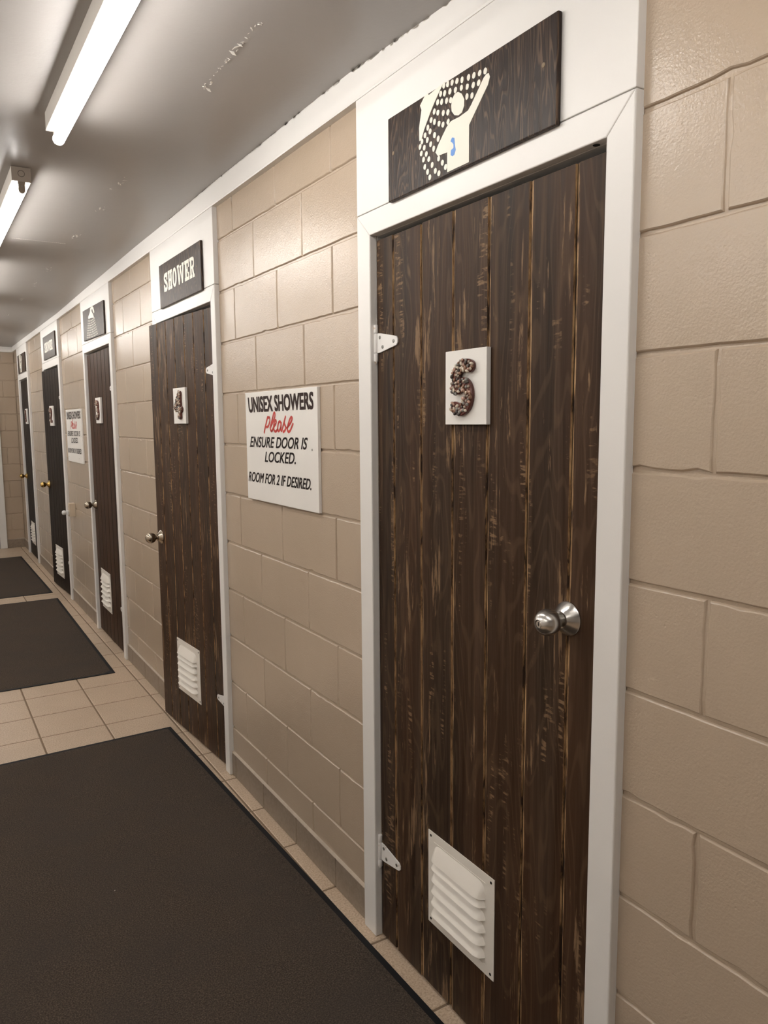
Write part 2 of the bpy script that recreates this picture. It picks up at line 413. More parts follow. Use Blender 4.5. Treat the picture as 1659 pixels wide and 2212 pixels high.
# peeling paint along the seam of the ceiling boards
mb = MB()
def flake(x, y, s, a, lift):
    z = ceil_z(x, y) - 0.0006
    ca, sa = math.cos(a), math.sin(a)
    pts = [(-1.0, 0.0, 0), (0.1, -0.35, 0), (1.0, 0.1, -lift), (0.2, 0.5, -lift*0.6)]
    vv = [(x + s*(px*ca - py*sa), y + s*(px*sa + py*ca), z + s*pz) for px, py, pz in pts]
    vv += [(p[0], p[1], p[2] + 0.0005) for p in vv]
    mb.add(vv, [(0, 3, 2, 1), (4, 5, 6, 7), (0, 1, 5, 4), (1, 2, 6, 5), (2, 3, 7, 6), (3, 0, 4, 7)])
for x, y, s, a, l in [(-.322, 2.135, .014, 0.4, .8), (-.329, 2.09, .012, 1.1, .4), (-.333, 1.945, .007, 1.9, .6), (-.336, 1.955, .008, 0.8, .7), (-.340, 1.90, .016, 0.3, .7), (-.342, 1.868, .018, 2.2, .9), (-.338, 1.855, .012, 0.2, .5), (-.335, 1.838, .012, 2.9, .5), (-.338, 1.815, .007, 0.1, .6),
                      (-.345, 1.765, .008, .8, .5), (-.34, 1.752, .007, 1.4, .5)]:
    flake(x, y, s*0.72, a, l*0.55)
for k in range(46):
    y = rnd.uniform(1.72, 2.15); flake(-.336 + rnd.gauss(0, .004), y, rnd.uniform(.0015, .004), rnd.uniform(0, 6), rnd.uniform(.2, .8))
for y0 in (3.06, 3.5, 4.05, 5.0, 5.55, 6.25, 7.2):
    for k in range(5): flake(-.335 + rnd.gauss(0, .012), y0 + rnd.gauss(0, .06), rnd.uniform(.003, .008), rnd.uniform(0, 6), rnd.uniform(.3, .9))
    flake(-.335, y0, .010, rnd.uniform(0, 6), .5)
pk = mb.build('peeling_paint', M['flake'], ceiling); tag(pk, 'curled flakes of peeling ceiling paint', kind='stuff')
mb = MB()
for k in range(26):
    a = k/25
    mb.box(-.60 + a*.24, -.60 + (a + .03)*.24, 4.262 + rnd.uniform(-.001, .001), 4.264 + rnd.uniform(0, .001), CEIL - .0005, CEIL + .001)
mb.build('board_seam', M['flake'], ceiling)

# floor tiles
mb = MB()
PF = lambda u, v, d: (u, v, -d)
xs = [-0.055 - 0.3005*k for k in range(0, 12)]
xe = [LEFT_X] + sorted(x for x in xs if x > LEFT_X + 0.02) + [0.20]
ys = [1.468 + 0.3004*k for k in range(-14, 31)]
ye = [FRONT_Y] + [y for y in ys if FRONT_Y + .02 < y < BACK_Y - .02] + [BACK_Y + 0.1]
for xa, xb in zip(xe, xe[1:]):
    for ya, yb in zip(ye, ye[1:]):
        cell(mb, PF, xa, xb, ya, yb, [(0, 0.0018), (0.0038, 0.0018), (0.0058, 0.0004), (0.0075, 0.0)], 0.15, 0.0003, [1, 0, 0, 0])
tag(mb.build('floor', [M['tile'], M['grout']]), 'beige speckled square tile floor with brown grout', 'floor', kind='structure')

# tile baseboards
def base_seg(mb, P, a, b, off):
    e = [a] + [off + 0.3*k for k in range(-40, 60) if a + .03 < off + 0.3*k < b - .03] + [b]
    for p, q in zip(e, e[1:]):
        cell(mb, P, p, q, 0.0, 0.103, [(0, 0.0), (0.0012, -0.006), (0.003, -0.008)], 0.05, 0.0002, [1, 0, 0])
    # caulked top edge
    v = [P(a, 0.1025, 0.0), P(b, 0.1025, 0.0), P(b, 0.1025, -0.0085), P(a, 0.1025, -0.0085), P(a, 0.108, 0.0), P(b, 0.108, 0.0)]
    mb.add(v, [(3, 2, 5, 4), (0, 1, 2, 3)], 1)
mb = MB()
for a, b, j in segs: base_seg(mb, PR, -b, -a, -1.46)
tag(mb.build('baseboard_right', [M['base'], M['basegrout']]), 'grey brown tile baseboard along the wall of doors', 'baseboard', kind='structure')
mb = MB(); base_seg(mb, lambda u, v, d: (u, BACK_Y + d, v), -0.20, 0.0, -0.2)
tag(mb.build('baseboard_back', [M['base'], M['basegrout']]), 'short tile baseboard on the far end wall', 'baseboard', kind='structure')

# cornice strips under the ceiling
mb = MB()
n = 220
prev = None
for i in range(n + 1):
    y = FRONT_Y + (BACK_Y - FRONT_Y)*i/n
    top = ceil_z(-0.02, y) + 0.004
    lo = CORN_Z + 0.002*noise.noise((y*1.5, 3.1, 0))
    ring = [(0.0, y, lo), (-0.0215, y, lo), (-0.0235, y, lo + 0.004), (-0.0235, y, top), (0.0, y, top)]
    o = len(mb.v); mb.v += ring
    if prev is not None:
        for k in range(4): mb.f.append((prev + k, prev + k + 1, o + k + 1, o + k)); mb.m.append(0)
    prev = o
corn = tag(mb.build('trim_1', M['white']), 'white painted cornice strip running above all the doors', 'trim', kind='structure')
mb = MB()
for k in range(150):   # cracked caulk along the ceiling joint
    y = rnd.uniform(1.0, 3.6); l = rnd.uniform(.006, .03); z = ceil_z(-0.024, y) - 0.003
    mb.add([(-0.0238, y, z + .004), (-0.0238, y + l, z + .004), (-0.026 - rnd.uniform(0, .004), y + l*rnd.uniform(.3, .8), z - rnd.uniform(.0005, .004))], [(0, 1, 2), (2, 1, 0)], 0 if rnd.random() < .86 else 1)
tag(mb.build('cracked_caulk', [M['flake'], M['dark']], corn), 'cracked flaking caulk', kind='stuff')
mb = MB()
mb.box(LEFT_X, -0.0235, BACK_Y - 0.04, BACK_Y + 0.01, CORN_Z, CEIL + 0.004); mb.box(LEFT_X, -0.0235, BACK_Y - 0.055, BACK_Y + 0.01, CORN_Z + .03, CEIL + 0.004)
tag(mb.build('trim_2', M['white'], bevel=0.003), 'white cornice strip above the far end wall', 'trim', kind='structure')

# door surrounds
def surround(num, idx):
    on, of, inn, inf, hs, ang = DOORS[num]
    X = lambda y: of - y
    W = of - on
    xl, xr = X(inf), X(inn)
    root = empty('trim_%d' % idx, on_wall(of, 0.0))
    names = {5: 'nearest', 4: 'second', 3: 'third', 2: 'fourth', 1: 'farthest'}
    tag(root, 'white painted surround of the door with pebble number %d' % num, 'door surround', kind='structure')
    for a, b, flip in ((0, xl, 0), (xr, W, 1)):
        m_ = MB()
        m_.prism([(a, 0.001), (b, 0.001), (b, HEAD_Z if not flip else CASE_Z), (a, CASE_Z if not flip else CASE_Z)] if not flip else [(a, 0.001), (b, 0.001), (b, CASE_Z), (a, HEAD_Z)], -0.020, 0.004)
        m_.build('side_casing', M['white'], root, bevel=0.003)
    m_ = MB(); m_.prism([(xl, HEAD_Z), (xr, HEAD_Z), (W - 0.0008, CASE_Z - 0.0012), (0.0008, CASE_Z - 0.0012)], -0.0199, 0.004)
    m_.build('head_casing', M['white'], root, bevel=0.0025)
    m_ = MB(); m_.box(0.0, W, -0.0192, 0.006, CASE_Z + 0.0006, CORN_Z + 0.002)
    m_.build('over_door_panel', M['white'], root, bevel=0.0015)
    m_ = MB()
    m_.box(xl - 0.02, xl, 0.004, 0.11, 0.001, HEAD_Z + 0.02); m_.box(xr, xr + 0.02, 0.004, 0.11, 0.001, HEAD_Z + 0.02); m_.box(xl - 0.02, xr + 0.02, 0.004, 0.11, HEAD_Z, HEAD_Z + 0.02)
    m_.box(xl, xl + 0.012, 0.046, 0.08, 0.001, HEAD_Z); m_.box(xr - 0.012, xr, 0.046, 0.08, 0.001, HEAD_Z); m_.box(xl, xr, 0.046, 0.08, HEAD_Z - 0.012, HEAD_Z)
    m_.box(xl, xr, 0.10, 0.11, 0.001, HEAD_Z, 1)
    m_.build('jamb', [M['white'], M['dark']], root, bevel=0.001)
    if num == 5:
        m_ = MB(); m_.lathe([(0.0065, HEAD_Z - 0.0006), (0.0065, HEAD_Z + 0.002)], 14, 0, 'z', (xr - 0.035, -0.006, 0)); m_.build('bolt_hole', M['dark'], root)
    return root
for i, num in enumerate((5, 4, 3, 2, 1)): surround(num, 3 + i)

# far end door
m_ = MB(); m_.box(-0.276, -0.20, BACK_Y - 0.02, BACK_Y + 0.004, 0.001, 2.05); m_.box(-1.155, -1.08, BACK_Y - 0.02, BACK_Y + 0.004, 0.001, 2.05); m_.box(-1.08, -0.276, BACK_Y - 0.0199, BACK_Y + 0.004, 1.98, 2.05)
tag(m_.build('trim_8', M['white'], bevel=0.003), 'white casing around the door in the far end wall', 'trim', kind='structure')
root = empty('door_6', Matrix.Translation((-1.075, BACK_Y, 0)))
tag(root, 'pale blue grey door in the far end wall', 'door', kind='structure')
m_ = MB(); m_.box(0.0, 0.795, -0.004, 0.004, 0.006, 1.978); m_.build('door_panel', M['bluedoor'], root, bevel=0.002)

# ------------------------------------------------------------------ wooden doors
def slab(width, grooves, top, bottom, parent, x0, wood, gm, gw):
    """planks with worn bevelled edges; front at y = 0"""
    m_ = MB()
    e = [0.0] + grooves + [width]
    for i, (a, b) in enumerate(zip(e, e[1:])):
        zt = top + rnd.uniform(-0.002, 0.002); zb = bottom + rnd.uniform(0, 0.004)
        l, r = (a + (0.0016 if i else 0)), (b - (0.0016 if i < len(e) - 2 else 0))
        bl, br = (gw if i else 0.0015), (0.0016 if i < len(e) - 2 else 0.0015)
        K = 60
        rows = []
        for k in range(K + 1):
            z = zb + (zt - zb)*k/K
            wl = bl*(1 + 0.45*noise.noise((i*7.3, z*9, 0))) ; wr = br*(1 + 0.5*noise.noise((i*3.1 + 50, z*9, 0)))
            sh = 0.0016*noise.noise((i*5.7, z*1.6, 9.0))
            rows.append([(x0 + l + sh, 0.007, z), (x0 + l + sh*.8, 0.0030, z), (x0 + l + wl, 0.0, z), (x0 + r - wr, 0.0, z), (x0 + r + sh*.5, 0.0045, z), (x0 + r + sh*.5, 0.007, z)])
        o = len(m_.v)
        for rw in rows: m_.v += rw
        for k in range(K):
            for q in range(5):
                m_.f.append((o + 6*k + q, o + 6*k + q + 1, o + 6*k + q + 7, o + 6*k + q + 6)); m_.m.append((2, 1, 0, 1, 2)[q])
        t = o + 6*K
        m_.f.append(tuple(t + q for q in range(6))); m_.m.append(0)
        m_.f.append(tuple(o + q for q in range(5, -1, -1))); m_.m.append(0)
    m_.box(x0, x0 + width, 0.0065, 0.042, bottom + 0.003, top - 0.003, 2)
    return m_.build('door_panel', [wood, gm, M['gap']], parent)

def hinge(parent, side, z, tilt):
    """painted tee hinge; the barrel at local x = 0, the strap running over the door"""
    s = 1 if side == 'L' else -1
    h = MB()
    pts = [(0.006, 0.026), (0.022, 0.0245), (0.100, 0.0105 - tilt), (0.106, 0.004 - tilt), (0.106, -0.006 - tilt), (0.100, -0.0125 - tilt), (0.022, -0.0255), (0.006, -0.026)]
    h.prism([(s*x, zz + z) for x, zz in pts], -0.0042, -0.0005)
    ho = h.build('hinge', M['hinge'], parent, bevel=0.0008)
    b = MB()
    for za, zb in ((-0.048, -0.0265), (-0.0255, 0.0255), (0.0265, 0.048)):
        b.lathe([(0.0058, za), (0.0062, za + .001), (0.0062, zb - .001), (0.0058, zb)], 14, 0, 'z', (s*0.001, -0.0048, z))
    b.lathe([(0.003, -0.053), (0.0045, -0.048)], 10, 0, 'z', (s*0.001, -0.0048, z))
    bo = b.build('hinge_barrel', M['hinge'], ho, smooth=40)
    for x, zz in ((0.020, 0.014), (0.034, -0.012), (0.088, -0.001 - tilt)):
        q = MB(); q.lathe([(0.0048, 0.0), (0.0046, 0.0012), (0.0022, 0.0018), (0.0016, 0.001)], 14, 0, '-y', (s*x, -0.0042, zz + z)); q.build('screw', M['screw'], ho, smooth=40)
    return ho

def vent(parent, x0, x1, z0, z1):
    w, h = x1 - x0, z1 - z0
    m_ = MB(); m_.box(x0, x1, -0.0022, -0.0002, z0, z1)
    t = 0.0005
    lx0, lx1, lz0, lz1 = x0 + w*0.095, x1 - w*0.12, z0 + h*0.1, z1 - h*0.1
    vo = MB()
    vo.box(x0, x1, -0.0022, -0.0002, z0, z1)
    for a, b, c, d in ((lx0, lx1, lz1, lz1 + .0022), (lx0, lx1, lz0 - .0022, lz0)): vo.box(a, b, -0.0030, -0.002, c, d)
    vob = vo.build('louvre_vent', M['vent'], parent, bevel=0.0006)
    pitch = (lz1 - lz0 - 0.012)/6
    for k in range(6):
        b = MB()
        zt = lz1 - 0.008 - pitch*k; zb = zt - pitch*(0.98 if k == 0 else 0.64)
        nseg = 28; nr = 7
        if k == 0: zt += pitch*0.20
        for i in range(nseg + 1):
            s = i/nseg; x = x0 + w*0.085 + (w*0.80)*s
            e = min(s, 1 - s)
            sc = math.sqrt(max(0.0, 1 - (1 - min(1, e/0.14))**2))
            ztt = zt - (1 - sc)*(zt - zb)*0.75
            for j in range(nr + 1):
                q = j/nr
                prj = 0.0195*sc*(0.80*q + 0.20*math.sin(q*math.pi*0.5))
                b.v.append((x, -0.0022 - prj, ztt + (zb - ztt)*q))
            b.v.append((x, -0.0016, zb + 0.0028))
        st = nr + 2
        for i in range(nseg):
            for j in range(st - 1):
                b.f.append((i*st + j, i*st + j + 1, (i + 1)*st + j + 1, (i + 1)*st + j)); b.m.append(0)
        b.build('louvre', M['vent'], vob, smooth=50)
    for x, z in ((x0 + .012, z1 - .012), (x1 - .012, z1 - .012), (x0 + .012, z0 + .012), (x1 - .012, z0 + .012)):
        q = MB(); q.lathe([(0.0036, 0.0), (0.0034, 0.0008), (0.0014, 0.0012)], 12, 0, '-y', (x, -0.0022, z)); q.build('screw', M['gap'], vob, smooth=40)
    return vob

def knob(parent, x, z, mat, r=1.0):
    m_ = MB()
    m_.lathe([(0.0345*r, 0.0), (0.0345*r, 0.003), (0.033*r, 0.0055), (0.0185*r, 0.0185), (0.0165*r, 0.0205), (0.0162*r, 0.024), (0.0135*r, 0.0245)], 40, 0, '-y', (x, 0, z))
    ko = m_.build('knob_rose', mat, parent, smooth=28)
    b = MB()
    prof = [(0.0105, 0.022), (0.0105, 0.029), (0.0115, 0.032)]
    cy, rr = 0.0545, 0.0265
    for k in range(1, 16):
        a = math.pi*(0.86 - 0.74*k/15)
        prof.append((rr*math.sin(a), cy - rr*math.cos(math.pi - a)*-1 if False else cy + rr*math.cos(a)))
    prof.sort(key=lambda p: p[1])
    prof += [(0.0088, prof[-1][1] + 0.0004), (0.0080, prof[-1][1] - 0.0035)]
    b.lathe([(p[0]*r, p[1]*r) for p in prof], 40, 0, '-y', (x, 0, z))
    bo = b.build('door_knob', mat, parent, smooth=50)
    q = MB(); d = prof[-1][1]*r
    q.lathe([(0.0074*r, d - 0.001), (0.0072*r, d + 0.0025), (0.0066*r, d + 0.003)], 20, 0, '-y', (x, 0, z)); kc = q.build('key_cylinder', mat, bo, smooth=30)
    q = MB(); q.box(x - 0.0009*r, x + 0.0009*r, -d - 0.0034, -d - 0.0025, z - 0.0042*r, z + 0.0042*r); q.lathe([(0.0016*r, d + .0024), (0.0016*r, d + 0.0034)], 10, 0, '-y', (x, 0, z - 0.001)); q.build('keyhole', M['gap'], bo)
    return ko

NAMES = {5: 'dark stained plank door nearest the camera, round nickel knob, pebble number 5', 4: 'dark plank door standing slightly ajar under the nearer sign reading SHOWER, pebble number 4',
         3: 'dark plank door under the painted shower head sign, pebble number 3', 2: 'narrow looking dark plank door with brass knob, slightly ajar, pebble number 2', 1: 'farthest dark plank door beside the corridor corner, pebble number 1'}
DM = {}
def make_door(num, grooves, kz, kx, kmat, vbox, hz):
    on, of, inn, inf, hs, ang = DOORS[num]
    w = inf - inn - 0.006
    if hs == 'L': mat4 = on_wall(inf - 0.003, 0.0, 0.0); x0 = 0.0
    else: mat4 = on_wall(inn + 0.003, 0.0, 0.0, ang); x0 = -w
    root = empty('door_%d' % num, mat4); DM[num] = mat4
    tag(root, NAMES[num], 'door', kind='structure')
    slab(w, [g for g in grooves if g < w - .03], HEAD_Z - 0.014, 0.008, root, x0, *{5: (M['wood'], M['groove'], 0.0066), 4: (M['wood'], M['groove'], 0.0048), 3: (M['wood_red'], M['gap'], 0.004), 2: (M['wood_black'], M['gap'], 0.003), 1: (M['wood_black'], M['gap'], 0.003)}[num])
    knob(root, kx, kz, kmat, 1.0)
    vent(root, *vbox)
    for z, t in hz: hinge(root, hs, z, t)
    return root
g7 = [0.109, 0.226, 0.338, 0.455, 0.566, 0.683]
make_door(5, [0.080, 0.207, 0.337, 0.464, 0.594, 0.718], 1.115, 0.721, M['nickel'], (0.241, 0.508, 0.1925, 0.4475), ((1.710, 0.0), (0.268, 0.0)))
make_door(4, g7, 0.934, -0.752, M['oldnickel'], (-0.588, -0.302, 0.198, 0.458), ((1.72, 0.0), (0.30, 0.0)))
make_door(3, g7, 0.924, -0.745, M['oldnickel'], (-0.685, -0.385, 0.200, 0.478), ((1.72, 0.0), (0.30, 0.0)))
make_door(2, g7, 0.940, -0.745, M['brass'], (-0.62, -0.31, 0.120, 0.395), ((1.72, 0.0), (0.30, 0.0)))
make_door(1, [0.10, 0.21, 0.33, 0.44, 0.55, 0.65], 0.905, -0.665, M['brass'], (-0.545, -0.255, 0.150, 0.400), ((1.72, 0.0), (0.30, 0.0)))

# ------------------------------------------------------------------ number plaques made with pebbles
NUM = {5: [[(0.100, 0.131), (0.084, 0.134), (0.064, 0.129), (0.052, 0.117), (0.051, 0.100), (0.047, 0.086)], [(0.047, 0.086), (0.058, 0.083), (0.072, 0.092), (0.086, 0.090), (0.095, 0.076), (0.095, 0.058), (0.086, 0.042), (0.068, 0.034), (0.046, 0.039)]],
       4: [[(0.098, 0.140), (0.080, 0.118), (0.060, 0.094), (0.046, 0.074)], [(0.046, 0.074), (0.075, 0.070), (0.112, 0.068)], [(0.096, 0.138), (0.096, 0.100), (0.096, 0.068), (0.096, 0.034)]],
       3: [[(0.045, 0.128), (0.065, 0.138), (0.088, 0.134), (0.098, 0.118), (0.088, 0.100), (0.070, 0.092)], [(0.070, 0.092), (0.092, 0.086), (0.104, 0.066), (0.094, 0.045), (0.070, 0.035), (0.044, 0.044)]],
       2: [[(0.046, 0.118), (0.054, 0.134), (0.076, 0.140), (0.096, 0.130), (0.100, 0.112), (0.088, 0.090), (0.066, 0.066), (0.048, 0.042)], [(0.048, 0.040), (0.076, 0.042), (0.106, 0.038)]],
       1: [[(0.056, 0.122), (0.076, 0.140)], [(0.076, 0.138), (0.076, 0.100), (0.076, 0.066), (0.076, 0.036)]]}
def resample(path, step):
    """smooth Catmull-Rom path sampled about every step"""
    P = [Vector((p[0], p[1])) for p in path]
    P = [P[0]*2 - P[1]] + P + [P[-1]*2 - P[-2]]
    out = []
    for i in range(1, len(P) - 2):
        n_ = max(2, int((P[i + 1] - P[i]).length/step))
        for k in range(n_):
            t = k/n_; a, b, c, d = P[i - 1:i + 3]
            out.append(0.5*((2*b) + (c - a)*t + (2*a - 5*b + 4*c - d)*t*t + (3*b - a - 3*c + d)*t**3))
    out.append(P[-2]); return out
def ellipsoid(rx, ry, rz):
    m_ = MB(); nu, nv = 10, 6
    m_.v.append((0, 0, rz))
    for j in range(1, nv):
        a = math.pi*j/nv
        for i in range(nu):
            b = 2*math.pi*i/nu
            k = 1 + 0.10*noise.noise((i*1.7, j*2.3, rx*900))
            m_.v.append((k*rx*math.sin(a)*math.cos(b), k*ry*math.sin(a)*math.sin(b), rz*math.cos(a)))
    m_.v.append((0, 0, -rz))
    for i in range(nu): m_.f.append((0, 1 + i, 1 + (i + 1) % nu))
    for j in range(nv - 2):
        for i in range(nu):
            a = 1 + j*nu
            m_.f.append((a + i, a + nu + i, a + nu + (i + 1) % nu, a + (i + 1) % nu))
    a = 1 + (nv - 2)*nu
    for i in range(nu): m_.f.append((a + i, len(m_.v) - 1, a + (i + 1) % nu))
    m_.m = [0]*len(m_.f)
    return m_
PEB_MESH = []
for k in range(18):
    o = ellipsoid(rnd.uniform(.0034, .0058), rnd.uniform(.0026, .0036), rnd.uniform(.0030, .0042)).build('pebble', PEB[k % 6], smooth=180)
    PEB_MESH.append(o.data); bpy.data.objects.remove(o)
PL = {5: 'white block plaque with pebble number 5 on the nearest door', 4: 'white plaque with pebble number 4 on the ajar door beside the rules sign', 3: 'white block plaque with pebble number 3 on the door under the shower head sign',
      2: 'white block plaque with pebble number 2 on the ajar door with brass knob', 1: 'smallest looking white plaque, pebble number 1, on the farthest dark door'}
def plaque(num, x, z, w, h):
    mat4 = DM[num] @ Matrix.Translation((x, 0.0, z))
    root = tag(empty('number_plaque', mat4), PL[num], 'number plaque', 'pebble number plaques on the doors')
    m_ = MB(); m_.box(0, w, -0.0125, -0.0003, 0, h); m_.build('backing_board', M['board'], root, bevel=0.0012)
    sx, sz = w/0.15, h/0.17
    body = MB(); rad = 0.0142
    samp = []
    for path in NUM[num]:
        for p in resample(path, 0.003): samp.append(Vector((p.x*sx, p.y*sz)))
    for i, p in enumerate(samp):
        body.lathe([(rad*0.92, 0.0), (rad, 0.002 + 1e-5*(i % 7)), (rad, 0.0078 + 1e-5*(i % 5)), (rad*0.86, 0.0098 + 1e-5*(i % 9))], 18, 0, '-y', (p.x, -0.0123, p.y))
    nb = body.build('numeral', M['glaze'], root, smooth=40); nb['label'] = 'red brown glazed numeral set with pebbles'
    # pebbles bedded in the face of the numeral
    pts = []
    tries = 0
    lim = 100 if num >= 4 else 60
    dmin = 0.0058 if num >= 4 else 0.0078
    while tries < 6000 and len(pts) < lim:
        tries += 1
        p = rnd.choice(samp); a = rnd.uniform(0, 6.283); q = p + Vector((math.cos(a), math.sin(a)))*rad*0.93*math.sqrt(rnd.random())
        if all((q - o).length > dmin for o in pts): pts.append(q)
    if num >= 4:
        for q in pts:
            o = bpy.data.objects.new('pebble', rnd.choice(PEB_MESH)); col.objects.link(o); o.parent = nb
            o.location = (q.x, -0.0224 - rnd.uniform(0, .0018), q.y); o.rotation_euler = (rnd.uniform(-.5, .5), rnd.uniform(0, 3.1), rnd.uniform(-.5, .5))
            s = rnd.uniform(.8, 1.18); o.scale = (s, s, s)
    else:
        pm = MB()
        for q in pts:
            e = ellipsoid(.0050, .0034, .0040); a = rnd.uniform(0, 3.1)
            pm.add([(q.x + v[0]*math.cos(a) - v[2]*math.sin(a), -0.0228 + v[1], q.y + v[0]*math.sin(a) + v[2]*math.cos(a)) for v in e.v], e.f, rnd.randrange(6))
        tag(pm.build('pebbles', PEB, nb, smooth=180), kind='stuff')
    return root
plaque(5, 0.3264, 1.4945, 0.150, 0.167)
plaque(4, -0.479, 1.498, 0.147, 0.161)
plaque(3, -0.531, 1.501, 0.161, 0.171)
plaque(2, -0.488, 1.482, 0.151, 0.173)
plaque(1, -0.385, 1.499, 0.150, 0.165)

# ------------------------------------------------------------------ painted boards above the doors
def disc(m_, x, z, rx, rz, y0, y1, seg=12, wob=0.0, mi=0):
    m_.prism([(x + rx*(1 + rnd.uniform(-wob, wob))*math.cos(2*math.pi*k/seg), z + rz*(1 + rnd.uniform(-wob, wob))*math.sin(2*math.pi*k/seg)) for k in range(seg)], y0, y1, mi)
TOWEL = [(0.137, 0.103), (0.136, 0.132), (0.146, 0.168), (0.14, 0.179), (0.16, 0.1945), (0.171, 0.194), (0.175, 0.190), (0.214, 0.1945), (0.228, 0.1945), (0.22, 0.187), (0.201, 0.171), (0.18, 0.15), (0.157, 0.123), (0.145, 0.103)]
HEADP = [(0.283, 0.159), (0.296, 0.151), (0.305, 0.137), (0.305, 0.124), (0.297, 0.113), (0.285, 0.111), (0.271, 0.116), (0.261, 0.127), (0.259, 0.139), (0.263, 0.152), (0.272, 0.159)]
BODYP = [(0.385, 0.159), (0.389, 0.151), (0.383, 0.138), (0.322, 0.08), (0.322, 0.006), (0.245, 0.006), (0.245, 0.048), (0.21, 0.05), (0.201, 0.06), (0.21, 0.072), (0.243, 0.101), (0.259, 0.108), (0.289, 0.107), (0.318, 0.11), (0.329, 0.118), (0.369, 0.156), (0.378, 0.16)]
BLUEP = [(0.263, 0.073), (0.271, 0.07), (0.274, 0.051), (0.276, 0.044), (0.271, 0.035), (0.264, 0.034), (0.258, 0.038), (0.259, 0.048), (0.268, 0.05), (0.268, 0.057), (0.264, 0.062), (0.258, 0.066), (0.259, 0.069)]
DOTS = [(0.232, 0.19), (0.246, 0.188), (0.262, 0.185), (0.279, 0.182), (0.297, 0.178), (0.319, 0.175), (0.337, 0.172), (0.356, 0.17), (0.374, 0.167), (0.22, 0.177), (0.235, 0.173), (0.254, 0.17), (0.274, 0.166), (0.295, 0.163), (0.315, 0.158), (0.335, 0.154), (0.353, 0.152), (0.209, 0.163), (0.224, 0.159), (0.242, 0.155), (0.257, 0.151), (0.314, 0.139), (0.331, 0.135), (0.196, 0.148), (0.21, 0.141), (0.23, 0.134), (0.247, 0.13), (0.184, 0.134), (0.197, 0.126), (0.214, 0.117), (0.229, 0.11), (0.248, 0.11), (0.171, 0.122), (0.18, 0.111), (0.197, 0.098), (0.211, 0.086), (0.16, 0.109), (0.169, 0.096), (0.182, 0.083), (0.194, 0.07), (0.148, 0.099), (0.157, 0.083), (0.165, 0.067), (0.175, 0.053), (0.188, 0.037), (0.2, 0.021), (0.214, 0.012), (0.14, 0.09), (0.145, 0.074), (0.154, 0.058), (0.159, 0.041), (0.17, 0.027), (0.179, 0.013), (0.213, 0.044), (0.227, 0.031), (0.239, 0.019)]
SHEAD = [(0.199, 0.13), (0.22, 0.13), (0.262, 0.131), (0.319, 0.127), (0.37, 0.122), (0.361, 0.132), (0.345, 0.147), (0.305, 0.167), (0.304, 0.177), (0.317, 0.182), (0.333, 0.18), (0.345, 0.165), (0.366, 0.152), (0.382, 0.15), (0.388, 0.159), (0.379, 0.171), (0.364, 0.188), (0.342, 0.196), (0.319, 0.198), (0.285, 0.196), (0.262, 0.190), (0.258, 0.176), (0.238, 0.164), (0.205, 0.152), (0.19, 0.146), (0.184, 0.138)]

def rect(a, b, c, d): return [(a, b), (c, b), (c, d), (a, d)]
def stroke_polys(path, r):
    out = []
    for p in resample(path, 0.04): out.append([(p.x + r*math.cos(2*math.pi*k/10), p.y + r*0.9*math.sin(2*math.pi*k/10)) for k in range(10)])
    return out
def ring_polys(cx, cz, rx, rz, ix, iz, n=20):
    out = []
    for k in range(n):
        a, b = 2*math.pi*k/n, 2*math.pi*(k + 1)/n
        out.append([(cx + rx*math.cos(a), cz + rz*math.sin(a)), (cx + rx*math.cos(b), cz + rz*math.sin(b)), (cx + ix*math.cos(b), cz + iz*math.sin(b)), (cx + ix*math.cos(a), cz + iz*math.sin(a))])
    return out
SLAB = {'S': stroke_polys([(.80, .70), (.74, .84), (.52, .88), (.26, .84), (.18, .71), (.32, .59), (.60, .48), (.80, .36), (.82, .21), (.62, .11), (.34, .12), (.2, .28)], .125) + [rect(.74, .60, .95, .98), rect(.04, .02, .24, .38)],
        'H': [rect(.10, 0, .40, 1), rect(.60, 0, .90, 1), rect(.3, .44, .7, .56), rect(0, .84, .47, 1), rect(.53, .84, 1, 1), rect(0, 0, .47, .16), rect(.53, 0, 1, .16)],
        'O': ring_polys(.5, .5, .5, .5, .19, .34),
        'W': [rect(0, .87, .30, 1), rect(.70, .87, 1, 1), rect(.38, .80, .62, .92), [(.05, .9), (.22, .9), (.33, 0), (.19, 0)], [(.78, .9), (.95, .9), (.81, 0), (.67, 0)], [(.23, 0), (.33, 0), (.56, .85), (.44, .85)], [(.67, 0), (.77, 0), (.56, .85), (.44, .85)]],
        'E': [rect(.10, 0, .44, 1), rect(0, .83, .97, 1), rect(0, 0, .97, .17), rect(.74, .62, .97, .9), rect(.74, .1, .97, .38), rect(.3, .44, .62, .56), rect(.54, .34, .68, .66)],
        'R': [rect(.10, 0, .40, 1), rect(0, .84, .66, 1), rect(0, 0, .5, .16), rect(.3, .44, .66, .56), [(.46, .5), (.72, .5), (.92, .1), (.68, 0)], rect(.62, 0, 1, .15)] + stroke_polys([(.62, .90), (.80, .86), (.84, .72), (.80, .57), (.62, .51)], .10)}
def slab_word(m_, word, x0, z0, x1, z1, y0, y1):
    ws = [1.45 if c == 'W' else 0.91 for c in word]; x = x0; u = (x1 - x0)/sum(ws)
    for ch, q in zip(word, ws):
        w = u*q
        for j, poly in enumerate(SLAB[ch]):
            m_.prism([(x + w*(0.05 + 0.9*p[0]), z0 + (z1 - z0)*p[1]) for p in poly], y0 - 1e-5*(j % 9), y1)
        x += w

